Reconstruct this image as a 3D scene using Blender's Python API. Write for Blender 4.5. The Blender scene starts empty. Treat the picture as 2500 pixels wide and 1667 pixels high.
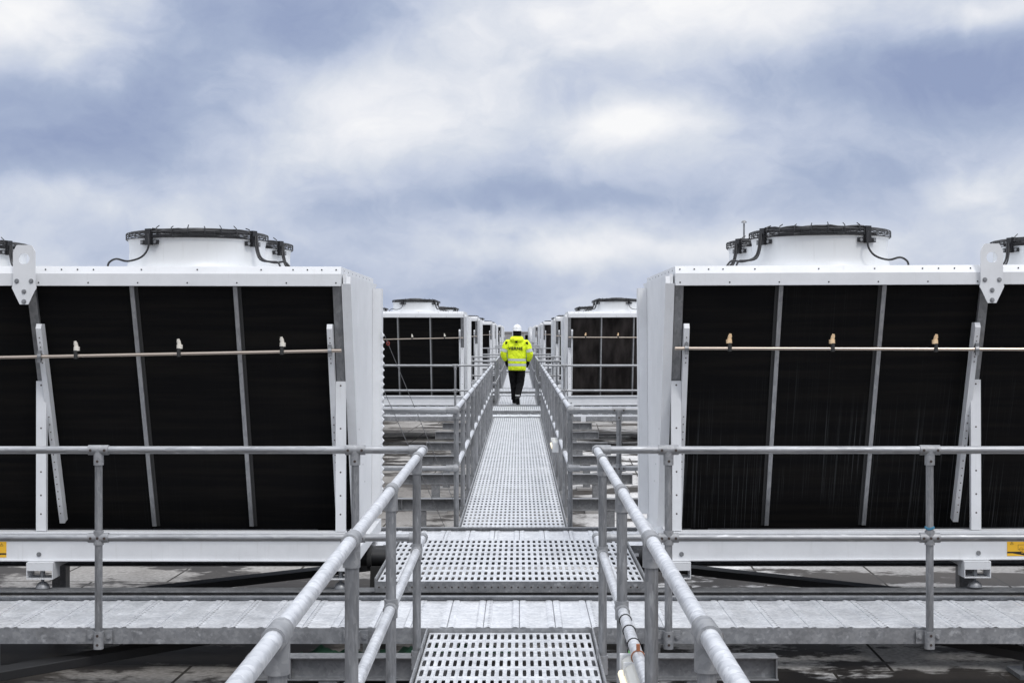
import bpy, bmesh, math, random
from mathutils import Vector, Matrix
random.seed(7)
PI = math.pi; R = math.radians
S = bpy.context.scene
col = S.collection
CZ = 2.2            # everything is laid out with the eye at z = 0; the roof is raised to z = 0 at the end

# ------------------------------------------------------------------ camera
cd = bpy.data.cameras.new("camera"); cam = bpy.data.objects.new("camera", cd); col.objects.link(cam)
cam.location = (0, 0, 0); cam.rotation_euler = (R(90), 0, 0)
cd.sensor_width = 36; cd.lens = 50; cd.shift_x = -0.0072; cd.shift_y = -0.0094
cd.clip_start = 0.05; cd.clip_end = 20000
S.camera = cam
# ------------------------------------------------------------------ view
S.view_settings.view_transform = 'Standard'; S.view_settings.look = 'None'
S.view_settings.exposure = 0.0; S.view_settings.gamma = 1
# ------------------------------------------------------------------ world
SUN_EL, SUN_AZ = R(52), R(150)          # azimuth clockwise from +Y: behind the camera, a little to the right
W = bpy.data.worlds.new("World"); S.world = W; W.use_nodes = True
wn, wl = W.node_tree.nodes, W.node_tree.links
wn.clear()
def WN(t, **k):
    n = wn.new(t)
    for a, b in k.items(): setattr(n, a, b)
    return n
def wm(op, a, b=None, clamp=False):
    n = WN('ShaderNodeMath', operation=op, use_clamp=clamp)
    for i, v in enumerate((a, b)):
        if v is None: continue
        if isinstance(v, (int, float)): n.inputs[i].default_value = v
        else: wl.new(v, n.inputs[i])
    return n.outputs[0]
tc = WN('ShaderNodeTexCoord')
wxyz = WN('ShaderNodeSeparateXYZ'); wl.new(tc.outputs['Generated'], wxyz.inputs[0])
# cloud shapes are laid out over sky directions
wmap = WN('ShaderNodeMapping'); wmap.inputs['Scale'].default_value = (1, 1, 1.5); wl.new(tc.outputs['Generated'], wmap.inputs[0])
warp = WN('ShaderNodeTexNoise'); warp.inputs['Scale'].default_value = 9; warp.inputs['Detail'].default_value = 5; wl.new(wmap.outputs[0], warp.inputs['Vector'])
wsep = WN('ShaderNodeSeparateColor'); wl.new(warp.outputs['Color'], wsep.inputs[0])
u = wm('ADD', wxyz.outputs[0], wm('MULTIPLY', wm('SUBTRACT', wsep.outputs[0], .5), .11))
v = wm('ADD', wxyz.outputs[2], wm('MULTIPLY', wm('SUBTRACT', wsep.outputs[1], .5), .055))
F = 3472.0
blobs = [  # px, py, rx, ry, amplitude  (photo pixels turned into directions below)
 (70, 50, 190, 90, .50), (1570, 20, 520, 90, .36), (1560, 305, 150, 55, .50), (1200, 130, 150, 90, .26),
 (760, 230, 200, 70, .08), (420, 190, 300, 110, -.20), (90, 330, 260, 120, -.08), (230, 500, 330, 55, .24), (1400, 618, 330, 36, .36), (2310, 470, 110, 40, .26),
 (2050, 590, 220, 50, .22), (2440, 15, 160, 40, .3), (1150, 300, 300, 70, .16), (1000, 250, 200, 120, .1),
 (720, 50, 430, 105, -.44), (250, 380, 330, 110, -.32), (2380, 190, 330, 130, -.56), (1420, 500, 380, 46, -.34),
 (2000, 430, 330, 70, -.22), (60, 230, 200, 70, -.16), (900, 480, 300, 70, -.14), (1850, 200, 260, 90, -.14),
 (650, 640, 300, 30, -.10), (1300, 700, 500, 45, -.10)]
acc = 0.53
for px, py, rx, ry, a in blobs:
    d = Vector(((px-1268)/F, 1, (810-py)/F)); d.normalize()
    du = wm('DIVIDE', wm('SUBTRACT', u, d.x), rx/F*1.05); dv = wm('DIVIDE', wm('SUBTRACT', v, d.z), ry/F*1.05)
    e = wm('ADD', wm('MULTIPLY', du, du), wm('MULTIPLY', dv, dv))
    acc = wm('ADD', acc, wm('MULTIPLY', wm('POWER', 2.718, wm('MULTIPLY', e, -1)), a))
fb = WN('ShaderNodeTexNoise'); fb.inputs['Scale'].default_value = 7; fb.inputs['Detail'].default_value = 6; fb.inputs['Roughness'].default_value = .52
wsc = WN('ShaderNodeVectorMath', operation='SCALE'); wl.new(warp.outputs['Color'], wsc.inputs[0]); wsc.inputs['Scale'].default_value = .16
wad = WN('ShaderNodeVectorMath', operation='ADD'); wl.new(wmap.outputs[0], wad.inputs[0]); wl.new(wsc.outputs[0], wad.inputs[1])
wl.new(wad.outputs[0], fb.inputs['Vector'])
fb2 = WN('ShaderNodeTexNoise'); fb2.inputs['Scale'].default_value = 26; fb2.inputs['Detail'].default_value = 7; fb2.inputs['Roughness'].default_value = .6; wl.new(wad.outputs[0], fb2.inputs['Vector'])
acc = wm('ADD', acc, wm('MULTIPLY', wm('SUBTRACT', fb.outputs['Fac'], .5), .95))
acc = wm('ADD', acc, wm('MULTIPLY', wm('SUBTRACT', fb2.outputs['Fac'], .5), .30))
ramp = WN('ShaderNodeValToRGB'); wl.new(acc, ramp.inputs[0])
def lin(c): return tuple((x/255/12.92 if x/255 <= .04045 else ((x/255+.055)/1.055)**2.4) for x in c)+(1,)
ce = ramp.color_ramp
ce.elements[0].position = 0.0; ce.elements[0].color = lin((148, 162, 196))
ce.elements[1].position = 1.0; ce.elements[1].color = lin((254, 254, 255))
for p, c in ((.25, (170, 183, 210)), (.45, (197, 206, 226)), (.62, (217, 223, 235)), (.82, (239, 241, 247))):
    el = ce.elements.new(p); el.color = lin(c)
# an overcast sky grows brighter towards the zenith
zen = WN('ShaderNodeMapRange'); wl.new(wxyz.outputs[2], zen.inputs[0])
zen.inputs[1].default_value = .28; zen.inputs[2].default_value = .85; zen.inputs[3].default_value = 1.0; zen.inputs[4].default_value = 2.4
zf = WN('ShaderNodeMapRange'); wl.new(wxyz.outputs[2], zf.inputs[0]); zf.inputs[1].default_value = .28; zf.inputs[2].default_value = .6; zf.inputs[4].default_value = .85
zc = WN('ShaderNodeMix', data_type='RGBA'); wl.new(zf.outputs[0], zc.inputs[0]); wl.new(ramp.outputs[0], zc.inputs[6]); zc.inputs[7].default_value = (.76, .78, .82, 1)
cl = WN('ShaderNodeVectorMath', operation='SCALE'); wl.new(zc.outputs[2], cl.inputs[0]); wl.new(zen.outputs[0], cl.inputs['Scale'])
sky = WN('ShaderNodeTexSky'); sky.sky_type = 'NISHITA'; sky.sun_disc = False; sky.sun_elevation = SUN_EL; sky.sun_rotation = SUN_AZ
sk = WN('ShaderNodeVectorMath', operation='SCALE'); wl.new(sky.outputs[0], sk.inputs[0]); sk.inputs['Scale'].default_value = .06
mixw = WN('ShaderNodeMix', data_type='RGBA'); mixw.inputs[0].default_value = .94
wl.new(sk.outputs[0], mixw.inputs[6]); wl.new(cl.outputs[0], mixw.inputs[7])
bg = WN('ShaderNodeBackground'); wl.new(mixw.outputs[2], bg.inputs[0]); bg.inputs[1].default_value = 1.0
wo = WN('ShaderNodeOutputWorld'); wl.new(bg.outputs[0], wo.inputs[0])
W.cycles.sampling_method = 'MANUAL'; W.cycles.sample_map_resolution = 512
# ------------------------------------------------------------------ sun (soft, through thin cloud)
sd = bpy.data.lights.new("sun", 'SUN'); sd.energy = 1.2; sd.angle = R(14); sd.color = (1, .97, .93)
sun = bpy.data.objects.new("sun", sd); col.objects.link(sun)
sdir = Vector((math.sin(SUN_AZ)*math.cos(SUN_EL), math.cos(SUN_AZ)*math.cos(SUN_EL), math.sin(SUN_EL)))
sun.rotation_euler = sdir.to_track_quat('Z', 'Y').to_euler(); sun.location = sdir*30

# ------------------------------------------------------------------ materials
def mat(name, color=(.5, .5, .5), rough=.5, metal=0., fn=None, spec=None):
    m = bpy.data.materials.new(name); m.use_nodes = True
    nt = m.node_tree; b = nt.nodes['Principled BSDF']
    b.inputs['Base Color'].default_value = (*color, 1); b.inputs['Roughness'].default_value = rough; b.inputs['Metallic'].default_value = metal
    if spec is not None: b.inputs['Specular IOR Level'].default_value = spec
    if fn: fn(nt, b)
    return m
def tex(nt, kind, scale, coord='Object', sc=None, **k):
    t = nt.nodes.new('ShaderNodeTexCoord'); mp = nt.nodes.new('ShaderNodeMapping')
    nt.links.new(t.outputs[coord], mp.inputs[0])
    if sc: mp.inputs['Scale'].default_value = sc
    n = nt.nodes.new(kind)
    if 'Scale' in n.inputs: n.inputs['Scale'].default_value = scale
    for a, b in k.items():
        if a in n.inputs: n.inputs[a].default_value = b
        else: setattr(n, a, b)
    nt.links.new(mp.outputs[0], n.inputs['Vector'])
    return n
def rmp(nt, src, stops):
    r = nt.nodes.new('ShaderNodeValToRGB'); nt.links.new(src, r.inputs[0])
    e = r.color_ramp.elements
    e[0].position, e[0].color = stops[0][0], (*stops[0][1], 1)
    e[1].position, e[1].color = stops[-1][0], (*stops[-1][1], 1)
    for p, c in stops[1:-1]:
        x = e.new(p); x.color = (*c, 1)
    return r.outputs[0]
def mixc(nt, fac, a, b, mode='MIX'):
    n = nt.nodes.new('ShaderNodeMix'); n.data_type = 'RGBA'; n.blend_type = mode
    for i, x in ((0, fac), (6, a), (7, b)):
        if isinstance(x, (int, float)): n.inputs[i].default_value = x
        elif isinstance(x, tuple): n.inputs[i].default_value = (*x, 1)[:4]
        else: nt.links.new(x, n.inputs[i])
    return n.outputs[2]
def bump(nt, b, src, strength, dist=.01):
    n = nt.nodes.new('ShaderNodeBump'); n.inputs['Strength'].default_value = strength; n.inputs['Distance'].default_value = dist
    nt.links.new(src, n.inputs['Height'])
    if b.inputs['Normal'].is_linked: nt.links.new(b.inputs['Normal'].links[0].from_socket, n.inputs['Normal'])
    nt.links.new(n.outputs[0], b.inputs['Normal'])
def g3(v): return (v, v*1.012, v*1.035)
def galv(lo, hi, sc=(1, 1, 1), dull=.35):
    def f(nt, b):
        v = tex(nt, 'ShaderNodeTexVoronoi', 60, sc=sc)
        n = tex(nt, 'ShaderNodeTexNoise', 6, sc=sc, Detail=6, Roughness=.65)
        sp = nt.nodes.new('ShaderNodeSeparateColor'); nt.links.new(v.outputs['Color'], sp.inputs[0])
        c1 = rmp(nt, n.outputs['Fac'], [(.3, g3(lo)), (.7, g3(hi))])
        c2 = rmp(nt, sp.outputs[0], [(0, g3(.74)), (1, (1, 1, 1))])
        c = mixc(nt, 1.0, c1, c2, 'MULTIPLY')
        # white rust scuffs
        s = tex(nt, 'ShaderNodeTexNoise', 22, sc=sc, Detail=3)
        f = rmp(nt, s.outputs['Fac'], [(.62, (0, 0, 0)), (.72, (dull,)*3)])
        c = mixc(nt, f, c, g3(.78))
        nt.links.new(c, b.inputs['Base Color'])
        r = rmp(nt, n.outputs['Fac'], [(.3, (.38,)*3), (.7, (.56,)*3)]); nt.links.new(r, b.inputs['Roughness'])
        bump(nt, b, n.outputs['Fac'], .12, .004)
    return f
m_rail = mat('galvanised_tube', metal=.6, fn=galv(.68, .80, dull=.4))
m_railx = mat('shaded_galvanised_tube', metal=.6, fn=galv(.30, .46, (.35, 2, 2), dull=.45))  # crosswalk rails: darker copy of the tube, their shade put into the colour
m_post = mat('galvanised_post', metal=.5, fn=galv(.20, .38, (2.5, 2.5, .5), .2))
m_fit = mat('galvanised_fitting', metal=.25, fn=galv(.28, .36, dull=.08))
m_chan = mat('galvanised_channel', metal=.4, fn=galv(.22, .40))
m_beam = mat('galvanised_beam', metal=.3, fn=galv(.17, .28, dull=.12))
m_grat = mat('galvanised_grating', metal=.3, fn=galv(.62, .80))
m_screw = mat('dark_socket', (.05, .035, .03), .6)
def plankfn(nt, b):
    galv(.68, .86)(nt, b)
    base = b.inputs['Base Color'].links[0].from_socket
    t = nt.nodes.new('ShaderNodeTexCoord'); s = nt.nodes.new('ShaderNodeSeparateXYZ'); nt.links.new(t.outputs['Object'], s.inputs[0])
    def M(op, a, c=None):
        n = nt.nodes.new('ShaderNodeMath'); n.operation = op
        for i, x in enumerate((a, c)):
            if x is None: continue
            if isinstance(x, (int, float)): n.inputs[i].default_value = x
            else: nt.links.new(x, n.inputs[i])
        return n.outputs[0]
    fy = M('FRACT', M('MULTIPLY', s.outputs[1], 1/.041))
    rib = M('PINGPONG', fy, .5)
    fx = M('FRACT', M('MULTIPLY', s.outputs[0], 1/.2))          # position across one plank
    inner = M('MULTIPLY', M('GREATER_THAN', fx, .22), M('LESS_THAN', fx, .78))
    ribm = M('MULTIPLY', rib, inner)
    bump(nt, b, ribm, .9, .012)
    gro = M('MULTIPLY', M('LESS_THAN', rib, .10), inner)
    wob = tex(nt, 'ShaderNodeTexNoise', 2.2, Detail=2)
    gro = M('MULTIPLY', gro, M('MULTIPLY', wob.outputs['Fac'], .62))
    c = mixc(nt, gro, base, g3(.30))
    hx = M('LESS_THAN', M('ABSOLUTE', M('SUBTRACT', fx, .14)), .03)
    hy = M('LESS_THAN', M('ABSOLUTE', M('SUBTRACT', M('FRACT', M('MULTIPLY', s.outputs[1], 1/.045)), .5)), .2)
    pl = M('FRACT', M('MULTIPLY', M('FLOOR', M('MULTIPLY', s.outputs[0], 5)), .382))
    c = mixc(nt, M('MULTIPLY', M('MULTIPLY', hx, hy), M('MULTIPLY', M('GREATER_THAN', pl, .45), .65)), c, (.08, .08, .085))
    nt.links.new(c, b.inputs['Base Color'])
m_plank = mat('ribbed_plank', metal=.3, fn=plankfn)
def paint(base, dirt=.12, sc=(1, 1, 1)):
    def f(nt, b):
        n = tex(nt, 'ShaderNodeTexNoise', 3, sc=sc, Detail=7, Roughness=.7)
        g = rmp(nt, n.outputs['Fac'], [(.35, base), (.8, tuple(x*(1-dirt) for x in base))])
        s = tex(nt, 'ShaderNodeTexNoise', 9, sc=(5, 5, .35), Detail=4)
        k = rmp(nt, s.outputs['Fac'], [(.60, (0, 0, 0)), (.75, (.16,)*3)])
        g = mixc(nt, k, g, (.42, .41, .38))
        nt.links.new(g, b.inputs['Base Color'])
        bump(nt, b, tex(nt, 'ShaderNodeTexNoise', 2.0, Detail=2).outputs['Fac'], .25, .03)
    return f
m_white = mat('white_painted_steel', rough=.42, fn=paint((.74, .75, .765), .16))
m_cowl = mat('white_cowl', rough=.38, fn=paint((.73, .745, .755), .06))
m_steel = mat('bare_steel', (.36, .355, .35), .4, .6, fn=galv(.24, .36, (1, 1, .4), .1))
m_mull = mat('bare_steel_strip', (.36, .355, .35), .45, .5, fn=galv(.36, .46, (1, 1, .3), .1))
m_black = mat('black_painted_steel', (.012, .012, .013), .55)
m_wire = mat('black_guard_wire', (.018, .018, .020), .45)
m_cable = mat('black_cable', (.02, .02, .022), .5)
m_rub = mat('dark_rubber', (.03, .03, .03), .8)
m_bronze = mat('stainless_pipe', (.55, .47, .40), .28, .9, fn=lambda nt, b: bump(nt, b, tex(nt, 'ShaderNodeTexNoise', 5, Detail=3).outputs['Fac'], .05))
m_noz = mat('cream_plastic', (.78, .74, .66), .5)
m_nozo = mat('amber_stained_plastic', (.85, .62, .38), .45)
def coilfn(amount):
    def f(nt, b):
        n = tex(nt, 'ShaderNodeTexNoise', 1.0, sc=(130, 1, .9), Detail=7, Roughness=.7)
        big = tex(nt, 'ShaderNodeTexNoise', 1.3, sc=(1.3, 1, .8), Detail=3)
        a = rmp(nt, n.outputs['Fac'], [(.54, (0, 0, 0)), (.74, (1, 1, 1))])
        c = rmp(nt, big.outputs['Fac'], [(.42, (0, 0, 0)), (.62, (amount,)*3)])
        fct = mixc(nt, 1.0, a, c, 'MULTIPLY')
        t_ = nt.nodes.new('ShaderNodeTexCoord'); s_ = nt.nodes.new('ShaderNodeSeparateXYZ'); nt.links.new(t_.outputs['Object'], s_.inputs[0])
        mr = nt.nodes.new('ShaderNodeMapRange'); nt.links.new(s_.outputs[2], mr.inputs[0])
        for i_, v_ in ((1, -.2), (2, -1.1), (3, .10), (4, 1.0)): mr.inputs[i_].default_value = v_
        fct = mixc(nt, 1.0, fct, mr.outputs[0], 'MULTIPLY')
        hz = tex(nt, 'ShaderNodeTexNoise', 1.0, sc=(1.2, 1, 26), Detail=3)
        base = rmp(nt, hz.outputs['Fac'], [(.4, (.0045, .0045, .005)), (.75, (.010, .009, .008))])
        col_ = mixc(nt, fct, base, (.17, .18, .19))
        nt.links.new(col_, b.inputs['Base Color'])
        w = tex(nt, 'ShaderNodeTexWave', 60, Distortion=.0); bump(nt, b, w.outputs['Fac'], .4, .003)
    return f
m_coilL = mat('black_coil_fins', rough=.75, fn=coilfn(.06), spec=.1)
m_coilF = mat('dusty_brown_coil_fins', (.022, .018, .016), .8, spec=.1, fn=lambda nt, b: nt.links.new(rmp(nt, tex(nt, 'ShaderNodeTexNoise', 2.5, sc=(3, 1, .8), Detail=6).outputs['Fac'], [(.35, (.010, .0085, .008)), (.7, (.042, .036, .034))]), b.inputs['Base Color']))
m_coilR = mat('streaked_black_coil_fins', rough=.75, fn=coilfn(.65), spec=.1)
m_yel = mat('yellow_label', (.85, .48, .03), .4)
m_ink = mat('black_ink', (.015, .015, .015), .5)
m_pen = mat('faded_ink', (.35, .20, .02), .5)
def rooffn(nt, b):
    big = tex(nt, 'ShaderNodeTexNoise', .35, Detail=8, Roughness=.6, sc=(1, .55, 1))
    fine = tex(nt, 'ShaderNodeTexNoise', 30, Detail=4)
    base = rmp(nt, fine.outputs['Fac'], [(.3, (.21, .205, .20)), (.7, (.36, .355, .35))])
    wet = tex(nt, 'ShaderNodeTexNoise', 1.3, Detail=8, Roughness=.66, sc=(.7, 1.0, 1))
    wf = rmp(nt, wet.outputs['Fac'], [(.485, (0, 0, 0)), (.53, (1, 1, 1))])
    tx = nt.nodes.new('ShaderNodeTexCoord'); sx = nt.nodes.new('ShaderNodeSeparateXYZ'); nt.links.new(tx.outputs['Object'], sx.inputs[0])
    def mr(src, a, c_, lo, hi):
        n = nt.nodes.new('ShaderNodeMapRange'); nt.links.new(src, n.inputs[0])
        for i_, v_ in ((1, a), (2, c_), (3, lo), (4, hi)): n.inputs[i_].default_value = v_
        return n.outputs[0]
    # paler membrane on the right, lifted to offset cooler shade; painted crosswalk shade nearest
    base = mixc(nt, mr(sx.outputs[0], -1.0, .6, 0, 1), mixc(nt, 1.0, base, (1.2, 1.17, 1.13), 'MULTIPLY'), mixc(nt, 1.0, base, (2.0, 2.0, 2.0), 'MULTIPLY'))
    near_shade = mr(sx.outputs[1], 8.75, 8.95, 1, 0)  # shade under the near crosswalk, painted into the roof as brown
    base = mixc(nt, near_shade, base, mixc(nt, 1.0, base, (.34, .29, .25), 'MULTIPLY'))
    c = mixc(nt, wf, base, (.026, .022, .019))
    st = rmp(nt, big.outputs['Fac'], [(.42, (0, 0, 0)), (.6, (.6, .6, .6))])
    c = mixc(nt, st, c, (.085, .074, .064))
    t = nt.nodes.new('ShaderNodeTexCoord'); br = nt.nodes.new('ShaderNodeTexBrick'); mp = nt.nodes.new('ShaderNodeMapping')
    mp.inputs['Rotation'].default_value = (0, 0, R(2)); nt.links.new(t.outputs['Object'], mp.inputs[0]); nt.links.new(mp.outputs[0], br.inputs['Vector'])
    br.inputs['Scale'].default_value = 1; br.inputs['Brick Width'].default_value = 1.05; br.inputs['Row Height'].default_value = 3.1; br.offset = .37
    br.inputs['Mortar Size'].default_value = .012; br.inputs['Mortar Smooth'].default_value = .3
    c = mixc(nt, br.outputs['Fac'], c, (.05, .045, .04))
    nt.links.new(c, b.inputs['Base Color'])
    rr = rmp(nt, wf, [(0, (.95,)*3), (1, (.6,)*3)]); nt.links.new(rr, b.inputs['Roughness'])
    inv = nt.nodes.new('ShaderNodeMath'); inv.operation = 'SUBTRACT'; inv.inputs[0].default_value = 1; nt.links.new(br.outputs['Fac'], inv.inputs[1])
    bump(nt, b, inv.outputs[0], .5, .01); bump(nt, b, fine.outputs['Fac'], .15, .004)
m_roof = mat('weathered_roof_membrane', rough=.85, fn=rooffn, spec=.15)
m_land = mat('far_ground', (.16, .17, .13), .95, fn=lambda nt, b: nt.links.new(rmp(nt, tex(nt, 'ShaderNodeTexNoise', .004, Detail=8).outputs['Fac'], [(.35, (.10, .12, .08)), (.65, (.24, .22, .18))]), b.inputs['Base Color']))
def hivis(nt, b):
    n = tex(nt, 'ShaderNodeTexNoise', 9, Detail=4); bump(nt, b, n.outputs['Fac'], 1.0, .06)
m_hv = mat('hi_vis_yellow_cloth', (.78, .94, .015), .75, fn=hivis)
m_ref = mat('reflective_tape', (.55, .60, .58), .4)
m_cloth = mat('black_cloth', (.006, .006, .007), .9, fn=hivis, spec=.15)
m_skin = mat('skin', (.55, .35, .26), .6)
m_helm = mat('white_helmet', (.82, .83, .84), .3)
m_sole = mat('grey_sole', (.45, .45, .45), .7)
m_foil = mat('aluminium_cladding', (.5, .51, .53), .42, .5, fn=galv(.38, .6))
m_green = mat('green_netting', (.004, .05, .022), .8)
m_gcab = mat('green_cable', (.16, .46, .16), .5)
m_lens = mat('frosted_lamp_cover', (.62, .61, .56), .3)
m_glow = mat('lit_tube', (1, .9, .7), .4)
m_glow.node_tree.nodes['Principled BSDF'].inputs['Emission Color'].default_value = (1, .86, .6, 1)
m_glow.node_tree.nodes['Principled BSDF'].inputs['Emission Strength'].default_value = .5
m_red = mat('red_plastic', (.30, .03, .02), .5); m_blue = mat('blue_twine', (.05, .20, .32), .8); m_rust = mat('rusty_clip', (.30, .11, .05), .8)
m_conc = mat('concrete_pad', (.3, .29, .28), .9)

# ------------------------------------------------------------------ mesh helpers
class MB:
    def __init__(s): s.v = []; s.f = []; s.m = []; s.mi = 0
    def add(s, vs, fs):
        o = len(s.v); s.v += [tuple(x) for x in vs]; s.f += [[i+o for i in f] for f in fs]; s.m += [s.mi]*len(fs)
    def box(s, x0, x1, y0, y1, z0, z1):
        s.add([(x0,y0,z0),(x1,y0,z0),(x1,y1,z0),(x0,y1,z0),(x0,y0,z1),(x1,y0,z1),(x1,y1,z1),(x0,y1,z1)],
              [(0,3,2,1),(4,5,6,7),(0,1,5,4),(1,2,6,5),(2,3,7,6),(3,0,4,7)])
    def bar(s, p0, p1, w, h, up=(0, 0, 1)):
        p0, p1 = Vector(p0), Vector(p1); t = (p1-p0).normalized(); sd_ = t.cross(Vector(up)).normalized(); uu = sd_.cross(t)
        vs = []
        for p in (p0, p1):
            for a, b in ((-1,-1),(1,-1),(1,1),(-1,1)): vs.append(p+sd_*a*w/2+uu*b*h/2)
        s.add(vs, [(0,3,2,1),(4,5,6,7),(0,1,5,4),(1,2,6,5),(2,3,7,6),(3,0,4,7)])
    def prof(s, prof, x0, x1, ax='x', closed=True):      # profile extruded along an axis
        n = len(prof); vs = []
        for q in (x0, x1):
            for a, b in prof: vs.append((q, a, b) if ax == 'x' else (a, q, b) if ax == 'y' else (a, b, q))
        fs = [(i, (i+1) % n, n+(i+1) % n, n+i) for i in range(n if closed else n-1)]
        if closed: fs += [tuple(range(n-1, -1, -1)), tuple(range(n, 2*n))]
        s.add(vs, fs)
    def tube(s, pts, r, n=10, caps=True, closed=False):
        pts = [Vector(p) for p in pts]; k = len(pts); rs = r if isinstance(r, (list, tuple)) else [r]*k
        def tan(i):
            if closed: return (pts[(i+1) % k]-pts[i-1]).normalized()
            if i == 0: return (pts[1]-pts[0]).normalized()
            if i == k-1: return (pts[-1]-pts[-2]).normalized()
            return ((pts[i]-pts[i-1]).normalized()+(pts[i+1]-pts[i]).normalized()).normalized()
        t = tan(0); a = t.cross(Vector((0, 0, 1)));
        if a.length < .01: a = t.cross(Vector((0, 1, 0)))
        a.normalize(); vs = []
        for i in range(k):
            t = tan(i); a = (a-t*a.dot(t)).normalized(); b = t.cross(a)
            mit = 1.0
            if 0 < i < k-1 and not closed:
                c = (pts[i]-pts[i-1]).normalized().dot(t); mit = 1/max(c, .5)
                # widen ring at a mitre only in the bend plane
                bend = ((pts[i+1]-pts[i]).normalized()-(pts[i]-pts[i-1]).normalized())
                bend = bend.normalized() if bend.length > 1e-5 else None
            else: bend = None
            for j in range(n):
                w = 2*PI*j/n; o = (a*math.cos(w)+b*math.sin(w))*rs[i]
                if bend is not None: o += bend*(o.dot(bend))*(mit-1)
                vs.append(pts[i]+o)
        fs = []
        for i in range(k if closed else k-1):
            for j in range(n):
                i2 = (i+1) % k; fs.append((i*n+j, i*n+(j+1) % n, i2*n+(j+1) % n, i2*n+j))
        if caps and not closed: fs += [tuple(range(n-1, -1, -1)), tuple(range((k-1)*n, k*n))]
        s.add(vs, fs)
    def lathe(s, prof, n=24, c=(0, 0, 0), arc=None):
        vs = []; k = len(prof)
        for i in range(n):
            w = 2*PI*i/n
            for r, z in prof: vs.append((c[0]+r*math.cos(w), c[1]+r*math.sin(w), c[2]+z))
        fs = [(i*k+j, ((i+1) % n)*k+j, ((i+1) % n)*k+j+1, i*k+j+1) for i in range(n) for j in range(k-1)]
        s.add(vs, fs)
    def rings(s, rs, n=20, caps=True, e=2.0):          # stacked horizontal rings (cx, cy, z, rx, ry)
        vs = []
        for cx, cy, z, rx, ry in rs:
            for j in range(n):
                w = 2*PI*j/n; c_, s_ = math.cos(w), math.sin(w)
                vs.append((cx+rx*math.copysign(abs(c_)**(2/e), c_), cy+ry*math.copysign(abs(s_)**(2/e), s_), z))
        fs = [(i*n+j, i*n+(j+1) % n, (i+1)*n+(j+1) % n, (i+1)*n+j) for i in range(len(rs)-1) for j in range(n)]
        if caps: fs += [tuple(range(n-1, -1, -1)), tuple(range((len(rs)-1)*n, len(rs)*n))]
        s.add(vs, fs)
    def build(s, name, mats, parent=None, smooth=None, flip=False, bevel=0, label=None):
        me = bpy.data.meshes.new(name)
        vs = [(-a, b, c) for a, b, c in s.v] if flip else s.v
        me.from_pydata(vs, [], s.f)
        mats = mats if isinstance(mats, (list, tuple)) else [mats]
        for m_ in mats: me.materials.append(m_)
        if len(mats) > 1: me.polygons.foreach_set('material_index', s.m)
        bm = bmesh.new(); bm.from_mesh(me)
        bmesh.ops.recalc_face_normals(bm, faces=bm.faces); bm.to_mesh(me); bm.free()
        if smooth is not None:
            me.polygons.foreach_set('use_smooth', [True]*len(me.polygons))
            if smooth < 180: me.set_sharp_from_angle(angle=R(smooth))
        me.update()
        o = bpy.data.objects.new(name, me); col.objects.link(o)
        if parent: o.parent = parent
        if label: o['label'] = label
        if bevel:
            b = o.modifiers.new('bevel', 'BEVEL'); b.width = bevel; b.segments = 2; b.limit_method = 'ANGLE'; b.angle_limit = R(40)
        return o
def tag(o, label=None, cat=None, group=None, kind=None):
    if label: o['label'] = label
    if cat: o['category'] = cat
    if group: o['group'] = group
    if kind: o['kind'] = kind
    return o
def empty(name, loc=(0, 0, 0), label=None, cat=None, group=None):
    o = bpy.data.objects.new(name, None); col.objects.link(o); o.location = loc; o.empty_display_size = .2
    return tag(o, label, cat, group)
def kids(o): return [c for c in bpy.data.objects if c.parent == o]
def copy_tree(o, cache, parent=None, skip=()):
    c = o.copy(); col.objects.link(c)
    if parent: c.parent = parent
    for ch in cache.get(o.name, []):
        if ch.name.split('.')[0] in skip: continue
        copy_tree(ch, cache, c, skip)
    return c
def tree_cache():
    d = {}
    for o in bpy.data.objects:
        if o.parent: d.setdefault(o.parent.name, []).append(o)
    return d
def text_mesh(txt, size, depth=.001, spacing=1.0):
    cu = bpy.data.curves.new('t', 'FONT'); cu.body = txt; cu.size = size; cu.align_x = 'CENTER'; cu.align_y = 'CENTER'; cu.extrude = depth
    cu.space_character = spacing; cu.offset = size*.028
    o = bpy.data.objects.new('t', cu); col.objects.link(o); bpy.context.view_layer.update()
    me = bpy.data.meshes.new_from_object(o.evaluated_get(bpy.context.evaluated_depsgraph_get()))
    bpy.data.objects.remove(o); return me

# ------------------------------------------------------------------ setting
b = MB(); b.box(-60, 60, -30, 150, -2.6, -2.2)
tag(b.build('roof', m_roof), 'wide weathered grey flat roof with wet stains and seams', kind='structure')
b = MB(); n_ = 48
b.add([(0, 0, -14)]+[(9000*math.cos(2*PI*i/n_), 9000*math.sin(2*PI*i/n_), -14) for i in range(n_)], [(0, 1+i, 1+(i+1) % n_) for i in range(n_)])
tag(b.build('ground', m_land), 'far open ground around the building', kind='structure')

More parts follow.
